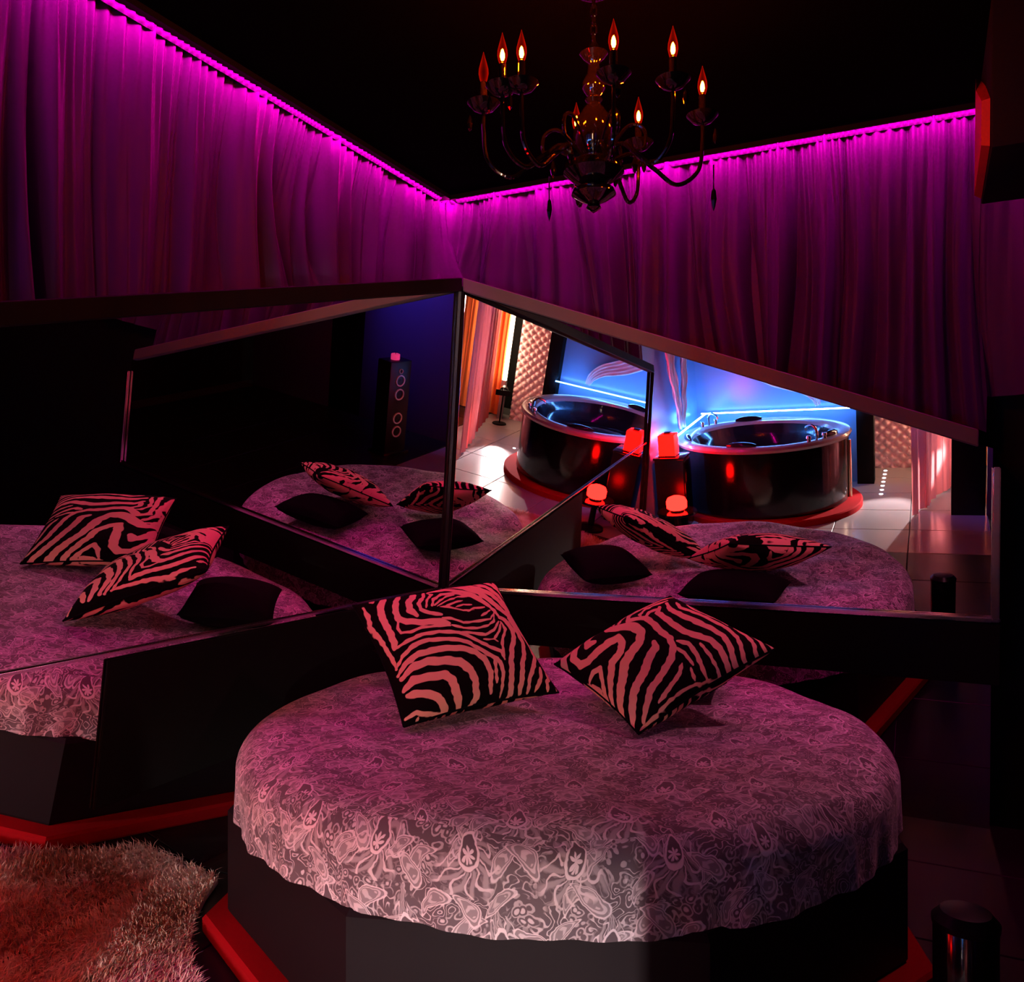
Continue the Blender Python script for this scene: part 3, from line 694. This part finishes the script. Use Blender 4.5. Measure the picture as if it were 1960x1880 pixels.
swag('sheer_swag', [(.02,-4.35,1.75), (.02,-4.40,1.45), (.02,-4.55,1.1), (.02,-4.62,.80)], .26, 'white sheer drape hanging straight on the wall beside the tub', (1,0,0))
swag('sheer_swag', [(.02,-4.85,1.75), (.02,-4.88,1.45), (.02,-4.80,1.1), (.02,-4.70,.80)], .22, 'white sheer drape slanting on the wall beside the tub', (1,0,0))
swag('sheer_swag', [(.55,-5.60,1.30), (.85,-5.60,1.12), (1.10,-5.60,1.02), (1.22,-5.60,.92), (1.26,-5.60,.82)], .22, 'white sheer drape sweeping across the wall behind the tub', (0,1,0))
# shelf cabinet with red lantern, low table with red lamp
cb = empty('shelf_cabinet', (.17,-3.86,0)); tag(cb, 'narrow black cabinet at the end of the mirror', 'cabinet')
box('body', (-.13,-.12,.03), (.13,.12,.68), M['black_lacquer'], cb); box('top', (-.14,-.13,.68), (.14,.13,.70), M['black_gloss'], cb); box('foot', (-.11,-.1,0), (.11,.1,.03), M['black_paint'], cb)
box('door', (.13,-.11,.05), (.142,.11,.66), M['black_gloss'], cb)
ln = empty('red_lantern', (.15,-3.85,.70)); tag(ln, 'square red glowing lantern standing on the cabinet', 'lantern')
box('shade', (-.075,-.075,.008), (.075,.075,.20), M['redbox'], ln, bev=.008); box('base', (-.08,-.08,0), (.08,.08,.012), M['black_gloss'], ln); box('cap', (-.03,-.03,.20), (.03,.03,.22), M['black_gloss'], ln)
tb = empty('low_table', (.30,-3.45,0)); tag(tb, 'low black round table beside the mirror end', 'table')
lat('top', [(0,.27), (.17,.27), (.175,.28), (.17,.295), (0,.295)], M['black_gloss'], tb, 40); lat('pedestal', [(0,0), (.12,0), (.115,.02), (.03,.04), (.025,.27), (0,.27)], M['black_lacquer'], tb, 32)
lp = empty('red_lamp', (.30,-3.45,.295)); tag(lp, 'small rounded red glowing lamp on the low table', 'lamp')
M['redlamp'] = led('red_lamp_glow', (1,.003,.002), RED_LAMP)
lat('shade', [(0,.015), (.07,.015), (.088,.03), (.09,.085), (.075,.115), (.04,.13), (0,.132)], M['redlamp'], lp, 32); lat('base', [(0,0), (.06,0), (.06,.016), (0,.016)], M['black_gloss'], lp, 24)

# ---------------------------------------------------------------- quilted panel, upright LED, pink curtain behind the camera
qp = empty('quilted_panel', (2.09,-6.2,0)); tag(qp, 'tall pale pink quilted leather panel with diamond tufts', 'wall panel')
box('backing', (-.37,-.05,0), (.37,-.012,2.2), M['black_lacquer'], qp)
def tuft(wd, ht, s=.11, nx=96, nz=300):
    x = np.linspace(-wd/2, wd/2, nx); z = np.linspace(0, ht, nz); Xg, Zg = np.meshgrid(x, z)
    a = np.abs(np.sin(np.pi*(Xg+Zg)/s))*np.abs(np.sin(np.pi*(Xg-Zg)/s)); d = .03*a**.6
    V = np.stack([Xg, d-.012, Zg], -1).reshape(-1,3); idx = np.arange(nx*nz).reshape(nz,nx)
    F = np.stack([idx[:-1,:-1], idx[1:,:-1], idx[1:,1:], idx[:-1,1:]], -1).reshape(-1,4)
    return V, F.tolist()
Vt, Ft = tuft(.72, 2.2); pymesh('padding', Vt, Ft, M['quilt'], qp, True, 180)
bm = bmesh.new()
for i in range(-3,4):
    for j in range(0,40):
        if (i+j) % 2 == 0:
            zz = j*.055; xx = i*.055*2/1.0
            if abs(xx) < .31 and .03 < zz < 2.18: bmesh.ops.create_uvsphere(bm, u_segments=8, v_segments=5, radius=.008, matrix=Matrix.Translation((xx, -.004, zz)))
bt_ = link('buttons', bm, M['quilt'], qp); bt_['kind'] = 'stuff'
us = empty('upright_light', (2.56,-6.13,0)); tag(us, 'tall upright warm light strip beside the quilted panel', 'light strip')
box('tube', (-.025,-.02,.5), (.025,.02,2.0), M['led_warm'], us, bev=.008); box('foot', (-.03,-.03,0), (.03,.03,.5), M['tub_rim'], us)
d_ = Vector((2.17-2.72, -4.30+6.05, 0)); Lc = d_.length; d_.normalize(); nn = Vector((-d_.y, d_.x, 0))
curtain('floor_curtain', (2.72,-6.05,0), tuple(d_), tuple(nn), Lc, lambda s: .015, 21, 'pink floor length curtain beside the upright light', top=2.86, nf=6, matn='pink_curtain', depth=.035, back=0, n=260, m=24)
curtain('floor_curtain', (3.5,-6.22,0), (-1,0,0), (0,1,0), .93, lambda s: .015, 33, 'orange floor length curtain on the back wall beside the upright light', top=2.86, nf=8, matn='orange_curtain', depth=.03, back=0, n=200, m=16)
bl = empty('upright_light', (2.66,-4.95,0)); tag(bl, 'added pink tube that lights the pink curtain from behind', 'light tube')  # unseen tube added so that the curtain glows
box('tube', (-.02,-.02,.06), (.02,.02,1.7), M['pink_backlight'], bl, bev=.006); box('foot', (-.06,-.06,0), (.06,.06,.06), M['black_lacquer'], bl)
# row of little lights let into the corridor floor
for k in range(7):
    fd = lat('floor_light', [(0,0), (.018,0), (.018,.004), (.012,.006), (0,.006)], M['floor_dot'], None, 16); fd.location = (1.86, -5.1-.16*k, 0)
    tag(fd, 'small round white light let into the floor beside the tub step', 'floor light', 'floor lights along the step')
# tower speaker beside the camera
tsx = empty('tower_speaker', (3.04,-3.62,0), R(-12)); tag(tsx, 'tall black tower speaker with silver rimmed drivers', 'speaker')
box('cabinet', (-.10,-.14,.03), (.10,.14,1.0), M['speaker'], tsx, bev=.006); box('base', (-.13,-.17,0), (.13,.17,.03), M['black_gloss'], tsx)
for z, r_ in ((.90,.026), (.80,.062), (.655,.062), (.40,.062), (.255,.062)):
    bm = bmesh.new(); lathe(bm, [(r_*.72,.0), (r_*.8,.012), (r_*.95,.012), (r_,.0)], 32)
    rg = link('driver_ring', bm, M['silver'], tsx); rg.rotation_euler = (0, R(-90), 0); rg.location = (-.10,0,z)
    bm = bmesh.new(); lathe(bm, [(r_*.74,.002), (r_*.5,-.006), (r_*.25,-.008), (r_*.22,.004), (0,.008)], 32)
    cn = link('driver_cone', bm, M['speaker'], tsx); cn.rotation_euler = (0, R(-90), 0); cn.location = (-.101,0,z)
pc = empty('pink_candle', (3.04,-3.62,1.0)); tag(pc, 'small pink candle glowing on top of the tower speaker', 'candle')
M['pink_wax'] = mat('pink_wax', (.8,.1,.3), .5, emis=(1,.05,.25), es=.7)
lat('wax', [(0,0), (.045,0), (.047,.01), (.046,.055), (.035,.06), (.01,.055), (0,.055)], M['pink_wax'], pc, 24); lat('wick', [(0,.055), (.003,.055), (.003,.075), (0,.076)], M['black_paint'], pc, 8)
# ---------------------------------------------------------------- box speaker under the ceiling at the right
hs = empty('ceiling_speaker', (2.71,-.55,CEIL)); tag(hs, 'black box hung under the ceiling with red light painted on its slanted side', 'speaker')
bm = bmesh.new(); add_box(bm, (-.26,-.32,-.46), (.3,.25,0), .006, 2); link('cabinet', bm, M['black_paint'], hs)
bm = bmesh.new()
V = [bm.verts.new(p) for p in ((-.262,.22,-.02), (-.262,-.06,-.16), (-.262,-.30,-.30), (-.262,-.28,-.44), (-.262,.20,-.455), (-.28,.20,-.02), (-.29,-.06,-.17), (-.285,-.29,-.30), (-.285,-.27,-.43), (-.285,.18,-.445))]
bm.faces.new([V[i] for i in (5,6,7,8,9)]); bm.faces.new([V[i] for i in (4,3,2,1,0)])
for i in range(5): bm.faces.new((V[i], V[(i+1)%5], V[5+(i+1)%5], V[5+i]))
link('side_panel', bm, M['red_lit_side'], hs, False)
# glossy black bin at lower right
bn = empty('waste_bin', (2.353,-1.69,0)); tag(bn, 'glossy black cylindrical bin standing beside the bed', 'bin')
lat('body', [(0,0), (.062,0), (.065,.01), (.067,.40), (.064,.405), (.06,.39), (0,.38)], M['black_gloss'], bn, 48); lat('lid', [(.069,.40), (.070,.412), (.052,.432), (0,.438)], M['black_lacquer'], bn, 48)
# smoke detector
sd = lat('smoke_detector', [(0,0), (.05,0), (.052,-.012), (.04,-.03), (0,-.034)], M['vinyl'], None, 32); sd.location = (2.05,-1.35,CEIL); tag(sd, 'small round detector on the black ceiling', 'detector')

# ================================================================ SHAGGY RUG
rug = empty('shaggy_rug', (.3,-2.6,0)); tag(rug, 'brown and cream shaggy fur rug in front of the bed', 'rug')
poly = [(-.105,-1.60)] + [(1.145+1.19*math.cos(R(a)), -1.145+1.19*math.sin(R(a))) for a in range(204, 276, 6)] + [(1.42,-2.60), (1.40,-2.95), (1.15,-3.25), (.6,-3.3), (.2,-3.2), (-.105,-3.1)]
pl2 = [(x-.3, y+2.6) for x, y in poly]
bm = bmesh.new(); a = [bm.verts.new((x,y,.004)) for x,y in pl2]; b = [bm.verts.new((x,y,.016)) for x,y in pl2]
bm.faces.new(b); bm.faces.new(a[::-1])
for i in range(len(a)): j = (i+1) % len(a); bm.faces.new((a[i], a[j], b[j], b[i]))
link('backing', bm, M['pile'], rug, False)
def inside(x, y, P):
    c = np.zeros(x.shape, bool); n = len(P)
    for i in range(n):
        x0,y0 = P[i]; x1,y1 = P[(i+1) % n]
        c ^= ((y0 > y) != (y1 > y)) & (x < (x1-x0)*(y-y0)/(y1-y0+1e-12)+x0)
    return c
N = 90000; px = rng.uniform(-.43,1.15,N); py = rng.uniform(-.72,1.0,N); k = inside(px, py, pl2); px = px[k]; py = py[k]; N = len(px)
ang = 1.2*np.sin(px*5+1)+1.3*np.cos(py*4.2)+rng.normal(0,.9,N); ln_ = rng.uniform(.03,.055,N); lean = rng.uniform(.25,.9,N)
dx = np.cos(ang); dy = np.sin(ang); wv = .0016
B = np.stack([px, py, np.full(N,.014)], -1); S_ = np.stack([-dy, dx, 0*dx], -1)*wv
mid = B + np.stack([dx*ln_*lean*.35, dy*ln_*lean*.35, ln_*.62], -1); tip = B + np.stack([dx*ln_*lean, dy*ln_*lean, ln_*(1-.35*lean)], -1)
V = np.stack([B-S_, B+S_, mid+S_*.8, mid-S_*.8, tip], 1); V[..., 0] = np.maximum(V[..., 0], -.415)
V = V.reshape(-1,3); i0 = np.arange(N)*5
F = [(int(q), int(q+1), int(q+2), int(q+3)) for q in i0] + [(int(q+3), int(q+2), int(q+4)) for q in i0]
pf = pymesh('pile', V, F, M['pile'], rug, False); pf['kind'] = 'stuff'

# ================================================================ ADDED SPOT LAMPS
def spot(name, loc, aim, col, watts, deg, blend, radius, label, flap=None):
    o = empty(name, loc); tag(o, label, 'added_spot')
    d = (Vector(aim)-Vector(loc)).normalized(); q = d.to_track_quat('-Z', 'Y')
    bm = bmesh.new(); lathe(bm, [(.05,-.005), (.055,-.005), (.055,.08), (.035,.11), (0,.112)], 32); h_ = link('housing', bm, M['black_lacquer'], o); h_.rotation_euler = q.to_euler()
    bm = bmesh.new(); tube(bm, [(0,0,.11), (0,0,.16)], .012, 8); b_ = link('bracket', bm, M['black_lacquer'], o); b_.rotation_euler = q.to_euler()
    L = bpy.data.lights.new(name+'_light', 'SPOT'); L.color = col; L.energy = watts; L.spot_size = R(deg); L.spot_blend = blend; L.shadow_soft_size = radius
    lo = bpy.data.objects.new('light_source', L); COL.objects.link(lo); lo.parent = o; lo.rotation_euler = q.to_euler()
    if flap is not None:     # barn door: a plate ahead of the lens that cuts the beam above the angle flap
        hd = Vector((d.x, d.y, 0)).normalized(); rz = math.atan2(hd.y, hd.x); z0_ = .25*math.tan(R(flap))
        bd = box('barn_door', (.25,-.09,z0_), (.254,.09,z0_+.07), M['black_paint'], o, bev=0); bd.rotation_euler = (0,0,rz)
        bm = bmesh.new(); tube(bm, [(.03,0,.075), (.252,0,z0_+.06)], .004, 6); st = link('stay', bm, M['black_paint'], o); st.rotation_euler = (0,0,rz)
        bm = bmesh.new(); tube(bm, [(0,0,-.05), (0,0,-loc[2])], .010, 8); lathe(bm, [(0,-loc[2]), (.09,-loc[2]), (.085,-loc[2]+.012), (0,-loc[2]+.014)], 24); link('stand', bm, M['black_paint'], o)
    return o
spot('added_spot', (2.44,-5.88,.42), (.80,-2.0,.30), (1,.80,.78), FRONT_FILL, 44, .3, .015, 'added black lamp by the upright light, brightening the skirt of the bed', flap=1.0)
spot('added_spot', (2.64,-.40,2.34), (1.30,-1.45,.6), (1,.24,.40), SIDE_FILL, 66, .6, .04, 'added black lamp by the ceiling box, in place of light off the mirror')
spot('added_spot', (3.5,-3.75,2.72), (3.35,-4.43,1.55), (.22,.15,1), BLUE_FILL, 62, .9, .03, 'added black lamp under the ceiling that brightens the navy panel')
